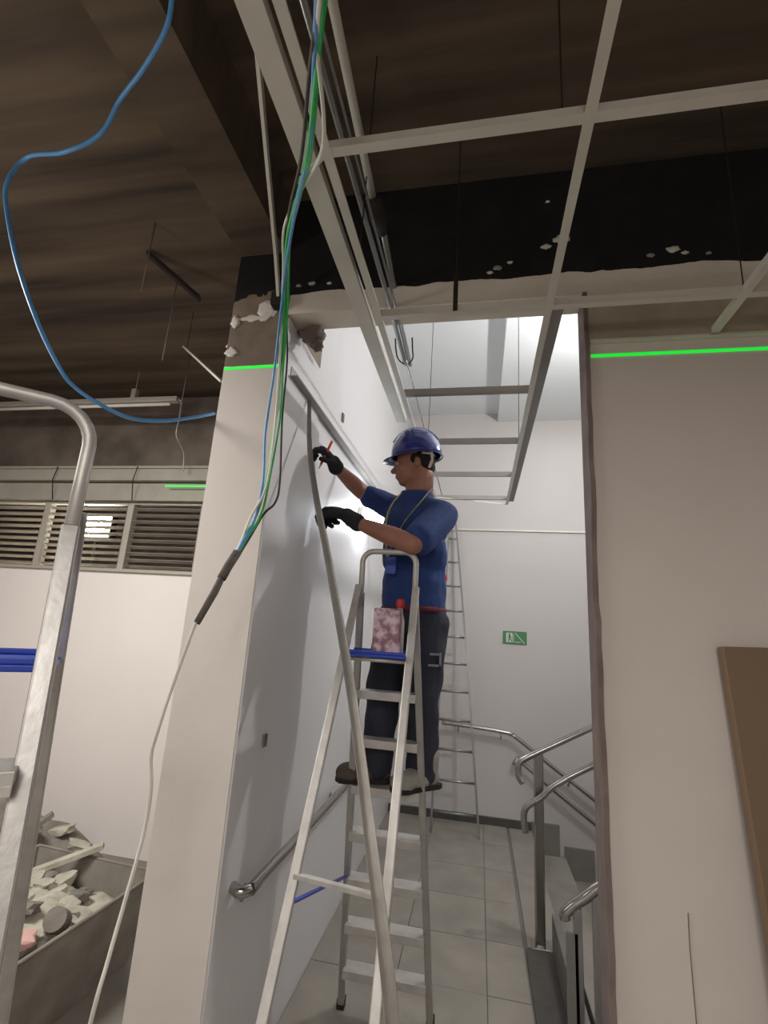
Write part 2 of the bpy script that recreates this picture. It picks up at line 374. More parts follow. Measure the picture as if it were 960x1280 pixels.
# loose struts and hanger rods under the slab
def rod(name, pts, sec, m, label, cat, group=None, sm=False, up=(0, 0, 1)):
    bm = bmesh.new(); b_sweep(bm, pts, sec, up=up); return tag(link(name, bm, m, smooth=sm), label, cat, group)
rod('ceiling_strut', [(-1.86, 2.45, 3.36), (-1.40, 2.2, 2.96)], section('rect', .018, .006), M_tee, 'short pale metal strut hanging slanted beside the pillar head', 'strut')
bm = bmesh.new(); b_tube(bm, [(-1.83, 2.43, 3.35), (-1.83, 2.43, 3.60)], .002, 6); o = link('hanger_wire', bm, M_dark, bpy.data.objects['ceiling_strut'])
rod('ceiling_strut', [(-1.78, 1.92, 3.585), (-1.50, 2.02, 3.36)], section('rect', .022, .010), M_dark, 'short dark iron strut slanting down from the slab on the board-marked side', 'strut')
for i, (x, y, z0) in enumerate(((-1.62, 1.75, 3.20), (-1.72, 2.1, 3.05), (-2.15, 2.9, 3.0))):
    bm = bmesh.new(); b_tube(bm, [(x, y, z0), (x, y, SL)], .0035, 6)
    tag(link('threaded_rod', bm, M_jamb, smooth=True), 'thin threaded hanger rod hanging from the dark slab beside the pillar', 'rod', 'bare hanger rods under the slab')
rod('steel_strut', [(-.870, FY-.03, 3.055), (-.835, 1.55, 3.148), (-.69, 1.0, 3.38), (-.64, .82, 3.46), (-.60, .7, 3.598)], section('rect', .012, .006), M_tee, 'long thin grey strut running from the pillar head up to the slab', 'strut', up=(1, 0, 0))
bm = bmesh.new(); b_box(bm, (-.90, FY-.05, 3.02), (-.845, FY, 3.085)); link('bracket', bm, M_dark, bpy.data.objects['steel_strut'], bevel=.004)

# ------------------------------------------------------------------ suspended ceiling grid
GZ = 2.79
grid = empty('ceiling_grid', (0, 0, GZ), 'open white metal ceiling grid of tees without tiles above the opening', 'ceiling grid')
def tee(pts, name='main_tee', a=.012, h=.036, up=(0, 0, 1), m=None):
    bm = bmesh.new(); b_sweep(bm, [(x, y, z-GZ) for x, y, z in pts], section('T', a, h), up=up); return link(name, bm, m or M_tee, grid)
tee([(-.373, .1, GZ), (-.373, 3.9, GZ)]); tee([(.215, .1, GZ), (.215, 4.1, GZ)]); tee([(.803, .1, GZ), (.803, FY-.002, GZ)]); tee([(1.39, .1, GZ), (1.39, FY-.002, GZ)])
for y in (.869, 1.502):
    tee([(-.373, y, GZ+.001), (1.9, y, GZ+.001)], 'cross_tee')
for k in range(2, 6):
    y = .869+.6165*k; tee([(-.373, y, GZ+.001), (.215, y, GZ+.001)], 'cross_tee', a=.011, m=M_tee_shaded)
tee([(-.373, 3.9, GZ+.002), (.215, 4.1, GZ+.002)], 'cross_tee', a=.004, h=.006)
for y in (5.15,):
    bm = bmesh.new(); b_sweep(bm, [(-.826, y, 0), (1.9, y, 0)], section('L', .010, .010)); link('wall_angle', bm, M_tee, grid)
bm = bmesh.new(); b_sweep(bm, [(.39, FY-.012, .0), (1.9, FY-.012, 0)], section('L', .010, .010)); link('wall_angle', bm, M_tee, grid)
# angle being fixed on the left wall (white and darker lip)
bm = bmesh.new(); b_sweep(bm, [(-.809, 1.80, -.018), (-.809, 5.1, -.018)], section('L', .017, .024), up=(0, 0, 1)); link('wall_angle', bm, M_tee_shaded, grid)
for x, y in ((-.10, 1.502), (.803, 1.50), (.16, .869), (-.373, 1.2), (.215, 2.8), (-.373, 3.2)):
    top = SL if y < FY else 4.12
    if x == .215 or (y > FY): top = 4.02 if x > .17 else 4.13
    bm = bmesh.new(); b_tube(bm, [(x, y, .03), (x, y, top-GZ)], .0022, 6); link('hanger_wire', bm, M_dark, grid)
bm = bmesh.new(); b_sweep(bm, [(-.10, 1.50, .01), (-.10, 1.50, .16)], section('rect', .008, .003), up=(0, 1, 0)); link('hanger_strap', bm, M_dark, grid)
bm = bmesh.new(); b_sweep(bm, [(-.373, .869, .004), (-.47, .93, -.005)], section('rect', .006, .002)); link('tie', bm, M_tee, grid)
# wide profile lying beside the first main tee
rod('steel_channel', [(-.432, .15, 2.80), (-.432, 2.42, 2.80)], section('U', .026, .028), M_tee, 'wide pale steel channel lying along the narrow ceiling tee above the worker', 'channel')

rod('steel_channel', [(.246, 1.53, 2.805), (.246, 4.05, 2.805)], section('U', .022, .028), M_tee_shaded, 'wide pale steel channel lying along the ceiling tee nearest the jamb', 'channel')

# conduits through the opening
t_ = empty('conduit', (-.395, 1.0, 3.0), 'thin shiny conduit pair running back over the opening above the hard hat', 'conduit')
bm = bmesh.new(); b_tube(bm, [(-.016, -.7, .06), (-.004, .0, .03), (.012, .6, .0), (.015, 1.15, -.01)], .010, 10); link('pipe', bm, M_pipe, t_, smooth=True)
bm = bmesh.new(); b_tube(bm, [(.010, -.7, .06), (.018, .0, .04), (.032, .6, .01), (.032, 1.10, -.01)], .006, 8); link('pipe', bm, M_pipe, t_, smooth=True)
bm = bmesh.new(); b_tube(bm, smooth_path([(.020, 1.1, -.012), (.022, 1.4, -.005), (.020, 2.0, .0), (.02, 4.1, .01)]), .005, 8); link('wire', bm, M_pipe, t_, smooth=True)
for dx in (-.035, .045):
    bm = bmesh.new(); b_tube(bm, smooth_path([(.02+dx, 1.00, .04), (.02+dx, 1.03, .0), (.02+dx*.9, 1.08, -.02), (.02+dx*.3, 1.13, -.02)]), .0035, 6); link('hook', bm, M_dark, t_, smooth=True)
t_ = empty('conduit', (-.36, 1.36, 3.1), 'thick grey conduit with a dark round junction box in front of the black header', 'conduit')
bm = bmesh.new(); b_tube(bm, [(0, -.75, .03), (0, -.6, .02), (-.012, -.08, 0)], .013, 12); link('pipe', bm, M_tee, t_, smooth=True)
bm = bmesh.new(); b_tube(bm, [(-.002, .06, 0), (-.012, .33, 0), (-.022, .58, -.005), (-.02, .93, -.03)], .012, 12); link('pipe', bm, M_pipe, t_, smooth=True)
bm = bmesh.new(); b_tube(bm, [(-.006, -.08, -.012), (-.006, -.02, -.012), (-.006, .06, -.012)], .03, 16, [.026, .032, .022]); link('junction_box', bm, M_dark, t_, smooth=True)

# ------------------------------------------------------------------ cables
def cable(name, pts, r, m, label, group=None, parent=None):
    bm = bmesh.new(); b_tube(bm, smooth_path(pts), r, 8); o = link(name, bm, m, parent, smooth=True)
    return tag(o, label, 'cable', group) if parent is None else o
UP = [(-.46, .90, 3.597)]
cable('green_cable', [(-.16, .20, 3.597), (-.19, .30, 3.0), (-.215, .42, 2.60), (-.241, .48, 2.60), (-.276, .56, 2.629), (-.369, .76, 2.665), (-.46, .92, 2.733), (-.565, 1.1, 2.77), (-.656, 1.32, 2.738), (-.73, 1.5, 2.60), (-.725, 1.5, 2.417), (-.709, 1.46, 2.192), (-.699, 1.4, 2.038), (-.707, 1.35, 1.945), (-.706, 1.3, 1.876)], .0047, M_green, 'bright green cable hanging in the bundle before the pillar')
cable('green_cable', [(-.15, .20, 3.597), (-.18, .30, 3.0), (-.208, .42, 2.60), (-.235, .48, 2.61), (-.274, .56, 2.635), (-.362, .76, 2.664), (-.453, .92, 2.732), (-.555, 1.1, 2.765), (-.645, 1.32, 2.738), (-.719, 1.5, 2.60), (-.708, 1.5, 2.40), (-.700, 1.46, 2.17), (-.686, 1.4, 2.03), (-.699, 1.35, 1.94), (-.700, 1.3, 1.876)], .0036, M_green, 'thinner green cable twisted beside the bright green one in the bundle')
cable('blue_cable', [(-.17, .20, 3.597), (-.20, .30, 3.0), (-.222, .42, 2.60), (-.249, .48, 2.60), (-.299, .6, 2.639), (-.356, .74, 2.66), (-.475, .95, 2.729), (-.583, 1.15, 2.743), (-.681, 1.35, 2.70), (-.728, 1.45, 2.54), (-.732, 1.45, 2.334), (-.703, 1.42, 2.151), (-.696, 1.38, 2.007), (-.698, 1.33, 1.931), (-.703, 1.3, 1.876)], .0047, M_bluew, 'light blue cable hanging in the bundle before the pillar')
cable('white_cable', [(-.15, .18, 3.597), (-.18, .28, 3.0), (-.207, .40, 2.60), (-.235, .46, 2.58), (-.278, .56, 2.629), (-.319, .72, 2.629), (-.44, .9, 2.733), (-.553, 1.05, 2.775), (-.616, 1.2, 2.768), (-.69, 1.38, 2.70), (-.702, 1.44, 2.51), (-.694, 1.44, 2.3), (-.681, 1.4, 2.118), (-.703, 1.37, 2.017), (-.707, 1.33, 1.921), (-.711, 1.3, 1.875)], .004, M_whitew, 'white cable hanging in the bundle before the pillar')
cable('black_cable', [(-.18, .22, 3.597), (-.21, .34, 3.0), (-.25, .48, 2.64), (-.317, .62, 2.653), (-.403, .8, 2.696), (-.544, 1.05, 2.775), (-.69, 1.4, 2.80), (-.732, 1.55, 2.671), (-.724, 1.55, 2.44), (-.681, 1.5, 2.177), (-.679, 1.48, 2.092), (-.7, 1.45, 2.045), (-.704, 1.38, 1.951), (-.702, 1.32, 1.884)], .004, M_blackw, 'dark kinked cable at the right of the bundle before the pillar')
t_ = empty('cable_sheath', (-.705, 1.30, 1.86), 'taped dark grey sheath end joining the hanging cable bundle', 'cable sheath')
bm = bmesh.new(); b_tube(bm, [V(p)-V((-.705, 1.30, 1.86)) for p in ((-.702, 1.31, 1.892), (-.708, 1.28, 1.847), (-.712, 1.26, 1.81))], .013, 12); link('tape_wrap', bm, M_sheath, t_, smooth=True)
bm = bmesh.new(); b_tube(bm, [V(p)-V((-.705, 1.30, 1.86)) for p in ((-.712, 1.26, 1.812), (-.716, 1.24, 1.77), (-.731, 1.2, 1.685))], .010, 12, [.0095, .0105, .009]); link('sheath', bm, M_sheath, t_, smooth=True)
cable('pull_cord', [(-.731, 1.2, 1.69), (-.737, 1.2, 1.676), (-.774, 1.2, 1.519), (-.795, 1.2, 1.412), (-.802, 1.2, 1.355), (-.788, 1.2, 1.284), (-.788, 1.2, 1.187), (-.774, 1.15, 1.077), (-.759, 1.1, .984), (-.743, 1.05, .881), (-.74, 1.0, .5), (-.80, .95, .012), (-.70, .8, .008)], .0045, M_whitew, 'long white cord hanging from the taped sheath to the floor')
cable('loop_cable', [(-.62, .45, 3.597), (-.65, .55, 3.35), (-.716, .68, 3.218), (-.773, .74, 3.208), (-.82, .79, 3.178), (-.936, .86, 3.169), (-1.07, .93, 3.175), (-1.17, .98, 3.125), (-1.314, 1.0, 3.104), (-1.523, 1.05, 3.177), (-1.579, 1.05, 3.088), (-1.58, 1.07, 2.994), (-1.509, 1.1, 2.792), (-1.426, 1.15, 2.596), (-1.357, 1.2, 2.462), (-1.33, 1.25, 2.416), (-1.255, 1.3, 2.372), (-1.225, 1.4, 2.373), (-1.173, 1.5, 2.408), (-1.164, 1.65, 2.49), (-1.163, 1.8, 2.579)], .0068, M_bluew, 'loose light blue cable sagging in a big loop from the slab')

# ------------------------------------------------------------------ ladders
def step_ladder(name, loc, rz, label, top_hw=.118, foot_hw=(.205, .16), lean=(.55, .95), zh=1.85, zl=2.03, strap=True, group=None, R_=.05, dz=0.0):
    """A-frame ladder. step side leans to +y, support side to -y. origin on the floor under the hinge"""
    t = empty(name, loc, label, 'ladder', group, rz)
    def sx(z): return foot_hw[0] + (top_hw-foot_hw[0])*z/zh
    def sy(z): return lean[0]*(1-z/zh)
    r = .0125
    for s in (-1, 1):                         # step-side stiles, feet to hinge
        bm = bmesh.new(); b_sweep(bm, [(s*sx(z), sy(z), z) for z in (.0, .6, 1.2, zh)], section('rect', .011, .015), up=(1, 0, 0)); link('stile', bm, M_alu, t, bevel=.004)
        bm = bmesh.new(); b_box(bm, (s*foot_hw[0]-.018, lean[0]-.02, 0), (s*foot_hw[0]+.018, lean[0]+.02, .05)); link('rubber_foot', bm, M_dark, t, bevel=.004)
        bm = bmesh.new(); b_sweep(bm, [(s*(foot_hw[1]+.0-(foot_hw[1]-top_hw-.006)*z/(zh+.03)), -lean[1]*(1-z/(zh+.03))-.02, z) for z in (0, .6, 1.2, zh+.03)], section('rect', .009, .015), up=(1, 0, 0)); link('support_leg', bm, M_aluw, t, bevel=.004)
        bm = bmesh.new(); b_box(bm, (s*foot_hw[1]-.016, -lean[1]-.04, 0), (s*foot_hw[1]+.016, -lean[1], .05)); link('rubber_foot', bm, M_dark, t, bevel=.004)
    # handrail loop
    h = zl-zh; P_ = [(-top_hw, 0, zh-.06), (-top_hw, -.005, zh+h*.4)]
    for a in range(0, 91, 15): P_.append((-top_hw+R_-R_*math.cos(math.radians(a)), -.01, zl-R_+R_*math.sin(math.radians(a))))
    P_ += [(-x, y, z) for x, y, z in P_[::-1]]
    bm = bmesh.new(); b_tube(bm, P_, r, 12); link('handrail', bm, M_aluw, t, smooth=True)
    # treads
    for k in range(7):
        z = .2+.205*k+dz; hw = sx(z)-.008; d = .040
        bm = bmesh.new(); b_box(bm, (-hw, sy(z)-d, z-.012), (hw, sy(z)+d, z+.008))
        b_box(bm, (-hw, sy(z)-d, z-.026), (hw, sy(z)-d+.003, z-.010)); b_box(bm, (-hw, sy(z)+d-.003, z-.026), (hw, sy(z)+d, z-.010))
        link('tread', bm, M_aluw, t, bevel=.002)
    # tool tray
    zt = 1.605; y0, y1 = -.19, .03
    tr = bmesh.new(); b_box(tr, (-top_hw-.02, y0, zt-.012), (top_hw-.0, y1, zt)); b_box(tr, (-top_hw-.02, y0, zt), (top_hw, y0+.006, zt+.012)); b_box(tr, (-top_hw-.02, y1-.006, zt), (top_hw, y1, zt+.012))
    link('tray', tr, M_blue, t, bevel=.003)
    bm = bmesh.new(); b_tube(bm, [(-top_hw-.01, y0+.03, zt-.022), (top_hw+.01, y0+.03, zt-.022)], .008, 8); link('tray_bar', bm, M_aluw, t, smooth=True)
    # cross brace on the support side
    zz = .96; fy = -lean[1]*(1-zz/(zh+.03))-.02; hx = foot_hw[1]-(foot_hw[1]-top_hw-.006)*zz/(zh+.03)
    bm = bmesh.new(); b_sweep(bm, [(-hx, fy, zz+.01), (hx, fy, zz-.01)], section('rect', .010, .006)); link('brace', bm, M_aluw, t)
    if strap:
        for s in (-1,):
            zb = .62; a = (s*sx(zb), sy(zb)-.02, .62); c = (s*hx, fy, .90)
            bm = bmesh.new(); b_sweep(bm, [a, c], section('rect', .008, .003)); link('spreader', bm, M_blue, t)
    return t
lad = step_ladder('step_ladder', (-.388, 2.08, 0), 0, 'aluminium step ladder with blue tray on which the worker stands')
for k in (1, 2):   # the foot of the worker's ladder spreads slightly to the right
    pass
lad2 = step_ladder('step_ladder', (-.835, .68, 0), math.radians(-140), 'aluminium step ladder with curved top loop in front of the rubble bin', strap=False, zl=2.085, R_=.075, dz=.035)

# ladder propped against the back wall
t_ = empty('leaning_ladder', (-.17, 4.79, 0), 'slender aluminium rung ladder propped against the white back wall near exit sign', 'ladder')
def rail_pt(s, z):
    f = z/2.95; k = .21*(1-f)+.028*f + .0*f; cx = -.01-.12*f + .012*math.sin(PI*f)
    return V((cx+s*k, .31*f, z))
for s in (-1, 1):
    bm = bmesh.new(); b_sweep(bm, [rail_pt(s, z) for z in np.linspace(0, 2.95, 9)], section('rect', .009, .013), up=(0, 1, 0)); link('rail', bm, M_pipe, t_)
for k in range(11):
    z = .17+.25*k; bm = bmesh.new(); b_tube(bm, [rail_pt(-1, z), rail_pt(1, z)], .011, 8); link('rung', bm, M_pipe, t_, smooth=True)
bm = bmesh.new(); b_ell(bm, rail_pt(-1, 2.25)+V((.0, -.02, 0)), (.012, .012, .035)); link('tag_cap', bm, M_red, t_, smooth=True)

# small fittings on the walls
for nm, (y, z), r, lb, ct in (('wall_hole', (2.62, 2.93), .018, 'small dark round hole high in the corridor wall above the wall angle', 'hole'), ('wall_box', (1.955, 1.245), .016, 'small narrow switch box low on the left corridor wall near the pillar', 'switch')):
    bm = bmesh.new(); b_box(bm, (0, -r, -r*1.5), (.009, r, r*1.5)); o = link(nm, bm, M_jamb, bevel=.003); o.location = (-.826 if y < 2.17 else -.834, y, z); tag(o, lb, ct)
bm = bmesh.new(); b_sweep(bm, [(.585, FY-.001, .985), (.583, FY-.001, .90), (.588, FY-.001, .62)], section('rect', .0012, .001), up=(0, 1, 0)); o = link('scratch', bm, M_jamb, front)

# ------------------------------------------------------------------ leaning metal profile
pts = smooth_path([(-.815, 2.02, 2.745), (-.749, 1.92, 2.458), (-.659, 1.828, 2.195), (-.559, 1.74, 1.94), (-.390, 1.583, 1.489), (-.274, 1.457, 1.127), (-.18, 1.35, .82), (-.09, 1.21, .41), (0, 1.065, .012)], 4)
n_ = len(pts)
bm = bmesh.new(); b_sweep(bm, pts, section('L', .021, .012), up=(1, 0, 0), radii=[.42+.5*i/n_ for i in range(n_)], twist=[1.25-.9*i/n_ for i in range(n_)])
tag(link('metal_angle', bm, M_alu), 'long pale bent metal angle leaning from the floor to the corridor wall by the gloves', 'metal profile')

# ------------------------------------------------------------------ handrail on the left wall
t_ = empty('wall_handrail', (-.76, 1.80, .80), 'steel handrail running along the left corridor wall behind the ladder', 'handrail')
bm = bmesh.new(); b_tube(bm, smooth_path([(-.06, .02, .0), (-.03, .0, .0), (0, .03, 0), (0, .15, 0), (0, 1.2, -.01), (0, 2.4, -.02)]), .019, 12); link('rail', bm, M_steel, t_, smooth=True)
for y in (.12, 1.2, 2.3):
    bm = bmesh.new(); b_tube(bm, [(-.066, y, -.06), (-.03, y, -.06), (0, y, -.02)], .007, 8); b_ell(bm, (-.064, y, -.06), (.006, .028, .028)); link('bracket', bm, M_steel, t_, smooth=True)
# wall lamp behind the worker
t_ = empty('wall_lamp', (-.834, 3.22, 2.46), 'glaring white lamp on the corridor wall behind the worker', 'lamp')
bm = bmesh.new(); b_tube(bm, [(.008, 0, 0), (.03, 0, 0), (.05, 0, 0)], .05, 20, [.07, .07, .05]); link('base', bm, M_frame, t_, smooth=True)
bm = bmesh.new(); b_ell(bm, (.105, 0, 0), (.07, .085, .10), seg=24, rings=16); link('diffuser', bm, emis('lamp_glow', (240, 248, 255), 24), t_, smooth=True)
# exit sign
t_ = empty('exit_sign', (.352, 5.158, 1.70), 'small green exit sign with stair pictogram on the back wall', 'sign')
bm = bmesh.new(); b_box(bm, (-.115, -.008, -.062), (.115, 0, .062)); link('plate', bm, mat('sign_green', (70, 128, 84), .5, var=.05), t_, bevel=.002)
M_sg = mat('sign_white', (196, 208, 190), .5, var=.03)
M_sgd = mat('sign_dark_green', (40, 92, 58), .5, var=.03)
bm = bmesh.new(); b_box(bm, (-.085, -.010, -.046), (-.022, -.0079, .046)); link('door_panel', bm, M_sg, t_)
bm = bmesh.new()                                # running figure
b_ell(bm, (-.052, -.0105, .030), (.009, .002, .009)); b_sweep(bm, [(-.052, -.0105, .020), (-.047, -.0105, -.008)], section('rect', .006, .0012), up=(0, 1, 0))
b_sweep(bm, [(-.068, -.0105, .0), (-.052, -.0105, .012), (-.034, -.0105, .004)], section('rect', .003, .001), up=(0, 1, 0))
b_sweep(bm, [(-.047, -.0105, -.008), (-.060, -.0105, -.022), (-.064, -.0105, -.038)], section('rect', .004, .001), up=(0, 1, 0))
b_sweep(bm, [(-.047, -.0105, -.008), (-.036, -.0105, -.020), (-.030, -.0105, -.036)], section('rect', .004, .001), up=(0, 1, 0)); link('pictogram', bm, M_sgd, t_)
bm = bmesh.new(); b_sweep(bm, [(0, -.0105, .050), (.095, -.0105, -.055)], section('rect', .004, .001), up=(0, 1, 0)); link('stair_line', bm, M_sg, t_)
bm = bmesh.new(); b_sweep(bm, [(-.012, -.0095, .035), (-.012, -.0095, -.042), (.055, -.0095, -.042)], section('rect', .0035, .001), up=(0, 1, 0)); link('arrow', bm, M_sg, t_)

# ------------------------------------------------------------------ stairs and rails at the right
def step_box(name, lo, hi, parent): bm = bmesh.new(); b_box(bm, lo, hi); return link(name, bm, M_tile, parent, bevel=.004)
st = box_obj('stairs_down', (.43, 3.42, -1.6), (3.3, 5.16, -1.5), M_stone, st=True)
for k in range(9):
    x = .50+.28*k; z = -.165*(k+1); step_box('step', (x, 3.42, z-.17), (x+.29, 5.159, z), st)
    bm = bmesh.new(); b_box(bm, (x, 5.135, z), (x+.25 if k else x+.24, 5.159, z+.17+.08)); link('skirting', bm, M_skirt, st)
box_obj('floor_edge', (.30, 3.36, -.12), (.50, 5.159, .0085), M_tile, floor)
su = box_obj('stairs_up', (.44, 1.97, -.1), (3.3, 3.30, .0), M_stone, st=True)
for k in range(9):
    x = .50+.28*k; z = .165*(k+1); step_box('step', (x, 2.02, z-.17), (x+.30, 3.28, z), su)
box_obj('trim_floor_shade', (.285, 1.86, .0), (.43, 3.34, .011), M_stone, st=True)  # dark strip painted in for the shadow of the rising stairs
bm = bmesh.new(); b_box(bm, (.43, 1.97, .0), (.47, 3.34, .20)); struct('trim_9', bm, M_teed)
# newel post with two pairs of rails
t_ = empty('stair_railing', (.372, 3.40, 0), 'steel newel post with twin handrails rising and falling beside the stairs', 'railing')
bm = bmesh.new(); b_sweep(bm, [(0, 0, 0), (0, 0, 1.02)], section('rect', .028, .028), up=(0, 1, 0)); link('post', bm, M_steel, t_, bevel=.008)
bm = bmesh.new(); b_box(bm, (-.05, -.05, 0), (.05, .05, .012)); link('base_plate', bm, M_steel, t_, bevel=.003)
for x in (.9, 1.8):
    bm = bmesh.new(); b_tube(bm, [(x, -.06, .4+x*.5), (x, -.06, .98+x*.55)], .02, 12); link('post', bm, M_steel, t_, smooth=True)
def r_(pts, par, nm='handrail', r=.019): bm = bmesh.new(); b_tube(bm, smooth_path(pts, 5), r, 12); return link(nm, bm, M_steel, par, smooth=True)
r_([(-.10, -.09, .86), (-.125, -.09, .90), (-.12, -.09, .965), (-.08, -.09, 1.0), (.0, -.09, 1.045), (.35, -.09, 1.235), (2.4, -.09, 2.35)], t_)
r_([(-.085, -.09, .60), (-.095, -.09, .67), (-.085, -.09, .725), (-.04, -.09, .765), (.0, -.09, .79), (.35, -.09, 1.03), (2.4, -.09, 2.13)], t_)
t_ = empty('stair_railing', (.32, 5.08, 0), 'twin steel handrails along the back wall sloping down to the right', 'railing')
r_([(-.66, 0, .86), (-.3, 0, .845), (-.05, 0, .825), (.0, 0, .812), (.08, 0, .765), (.76, 0, .312), (2.7, 0, -.95)], t_)
r_([(.04, .07, .56), (.02, .0, .57), (.06, 0, .60), (.10, 0, .575), (.76, 0, .12), (2.7, 0, -1.14)], t_)
for x, z in ((-.5, .85), (-.1, .82), (.5, .48), (1.4, -.1)):
    bm = bmesh.new(); b_tube(bm, [(x, .078, z-.06), (x, .03, z-.06), (x, 0, z-.02)], .007, 8); link('bracket', bm, M_steel, t_, smooth=True)
t_ = empty('stair_railing', (.345, 2.30, 0), 'low steel railing with flat posts beside the rough jamb of the opening', 'railing')
r_([(.0, 0, .655), (.0, 0, .675), (.03, 0, .705), (.07, 0, .735), (.20, 0, .83), (.8, 0, 1.21), (1.6, 0, 1.75)], t_, r=.020)
for x, hgt in ((.045, .70), (.115, .76), (.20, .82)):
    bm = bmesh.new(); b_box(bm, (x-.016, -.012, .0), (x+.016, .012, hgt)); link('post', bm, M_steel, t_, bevel=.003)
bm = bmesh.new(); b_box(bm, (.0, -.012, .05), (.045, -.004, .62)); link('plate', bm, M_teed, t_, bevel=.002)

# ------------------------------------------------------------------ brown board
bm = bmesh.new(); b_box(bm, (0, -.018, 0), (.80, .018, 1.68)); o = link('brown_board', bm, M_board, bevel=.004)
o.location = (.785, 1.60, .036); o.rotation_euler = (math.radians(-3.0), math.radians(-2.4), 0)
tag(o, 'tall plain brown board leaning against the white wall under the long laser line', 'board')

# ------------------------------------------------------------------ rubble and bin, bottom left
t_ = empty('rubble_bin', (-2.02, 2.10, 0), 'dusty dark open bin of rubble standing beside the pillar foot', 'bin', rz=math.radians(-4)); t_.scale.z = .86
bm = bmesh.new()
o8 = [(-.40, -.62, .0), (.28, -.62, 0), (.28, .54, 0), (-.40, .54, 0), (-.46, -.70, .44), (.34, -.70, .44), (.34, .60, .44), (-.46, .60, .44)]
vs = [bm.verts.new(p) for p in o8]
for f in ((0, 3, 2, 1), (0, 1, 5, 4), (1, 2, 6, 5), (2, 3, 7, 6), (3, 0, 4, 7)): bm.faces.new([vs[i] for i in f])
o = link('body', bm, M_bin, t_); md = o.modifiers.new('s', 'SOLIDIFY'); md.thickness = .014; md.offset = -1
bm = bmesh.new(); b_tube(bm, [(-.46, -.70, .445), (.34, -.70, .445), (.34, .60, .445), (-.46, .60, .445), (-.46, -.70, .445)], .010, 8); link('rim', bm, M_bin, t_, smooth=True)
def chunk(name, c, r, m, seed, rot=0.0):
    bm = bmesh.new(); rng = random.Random(seed); bmesh.ops.create_icosphere(bm, subdivisions=2, radius=1)
    for v in bm.verts:
        n = v.co.normalized(); k = 1+rng.uniform(-.16, .16)
        v.co = V((max(-.75, min(.75, n.x))*r[0]*k, max(-.7, min(.7, n.y))*r[1]*k, max(-.65, min(.65, n.z))*r[2]*k))
    o = link(name, bm, m); o.location = c; o.rotation_euler = (rng.uniform(-.4, .4), rng.uniform(-.4, .4), rot or rng.uniform(0, 3)); return o
bm = bmesh.new(); bmesh.ops.create_grid(bm, x_segments=26, y_segments=36, size=1)
for v in bm.verts:
    x, y = v.co.x, v.co.y
    v.co = V((-.06+x*.355, -.05+y*.575, .31+.15*(1-x*x)*(1-y*y)+.025*math.sin(9*x+4*y)*math.cos(7*y-3*x)+.012*math.sin(23*x)*math.sin(19*y)))
o = link('rubble_fill', bm, M_rub, None, smooth=True); o.location = (-2.02, 2.10, 0); o.scale.z = .86; o.rotation_euler = (0, 0, math.radians(-4)); md = o.modifiers.new('s', 'SOLIDIFY'); md.thickness = .03; md.offset = -1
tag(o, 'pale plaster rubble filling the dusty bin beside the pillar', 'rubble', kind='stuff')
rng = random.Random(21)
for i in range(46):
    x = rng.uniform(-.32, .22); y = rng.uniform(-.55, .48)
    z = .31+.15*(1-((x+.06)/.38)**2)*(1-((y+.05)/.6)**2)
    s = rng.uniform(.025, .065)
    o = chunk('plaster_chunk', (-2.02+x, 2.10+y, (z+s*.25)*.86), (s*rng.uniform(.8, 1.8), s, s*.6), rng.choice([M_rub, M_rub, M_rubd]), 100+i)
    tag(o, 'jagged lump of broken plaster lying on the heap in the bin', 'plaster chunk', 'broken plaster lumps in the bin')
o = chunk('tile_piece', (-1.80, 2.02, .385), (.07, .06, .03), M_pink, 7); tag(o, 'pinkish broken tile piece on the rubble in the bin', 'tile piece')
bm = bmesh.new(); b_tube(bm, [(0, 0, 0), (.0, .0, .09)], .045, 20); o = link('round_lid', bm, M_rubd, smooth=False); o.location = (-1.78, 2.20, .365); o.rotation_euler = (.9, .5, 0)
tag(o, 'round greyish can lying on the rubble at the bin edge', 'can')
# loose heap behind the bin
bm = bmesh.new(); bmesh.ops.create_grid(bm, x_segments=40, y_segments=26, size=1)
for v in bm.verts:
    x, y = v.co.x, v.co.y; e = max(0, 1-x*x)*max(0, 1-y*y)
    v.co = V((x*.75, y*.40, .42*e**.7*(1+.25*math.sin(5*x+2)*math.cos(4*y)) + .02*math.sin(17*x)*math.sin(13*y)*e))
o = link('debris_heap', bm, M_rubd, None, smooth=True); o.location = (-3.0, 2.95, .003)
tag(o, 'low grey heap of swept building debris against the white far wall', 'debris', kind='stuff')
for i in range(30):
    x = rng.uniform(-.6, .6); y = rng.uniform(-.33, .15); e = (1-(x/.75)**2)*(1-(y/.4)**2); s = rng.uniform(.025, .06)
    o = chunk('rubble_piece', (-3.0+x, 2.95+y, .40*e**.7+.02), (s*1.6, s, s*.6), rng.choice([M_rub, M_rubd]), 300+i)
    tag(o, 'small broken piece lying on the grey debris heap by the far wall', 'rubble piece', 'pieces on the debris heap')
for i, (a, c, lb) in enumerate((((-2.95, 2.45, .03), (-2.60, 2.72, .52), 'dark short batten standing upright in the debris'), ((-2.62, 2.35, .22), (-2.02, 2.72, .44), 'pale splintered batten lying across the debris behind the bin'), ((-2.85, 2.4, .12), (-2.45, 2.8, .52), 'greyish thin batten leaning over the debris heap'))):
    bm = bmesh.new(); b_sweep(bm, [a, c], section('rect', .026, .012)); tag(link('batten', bm, (M_dark, M_rub, M_rubd)[i]), lb, 'batten')
o = lump('debris_sack', (-3.05, 2.55, .22), (.30, .24, .22), M_rubd, 77); tag(o, 'bulging grey sack slumped against the debris heap', 'sack')

# ------------------------------------------------------------------ worker
wk = empty('person', (-.33, 2.40, .98), 'worker in blue helmet and navy shirt with black gloves marking the wall', 'person')
O = V((-.33, 2.40, .98))
def L(p): return V(p)-O
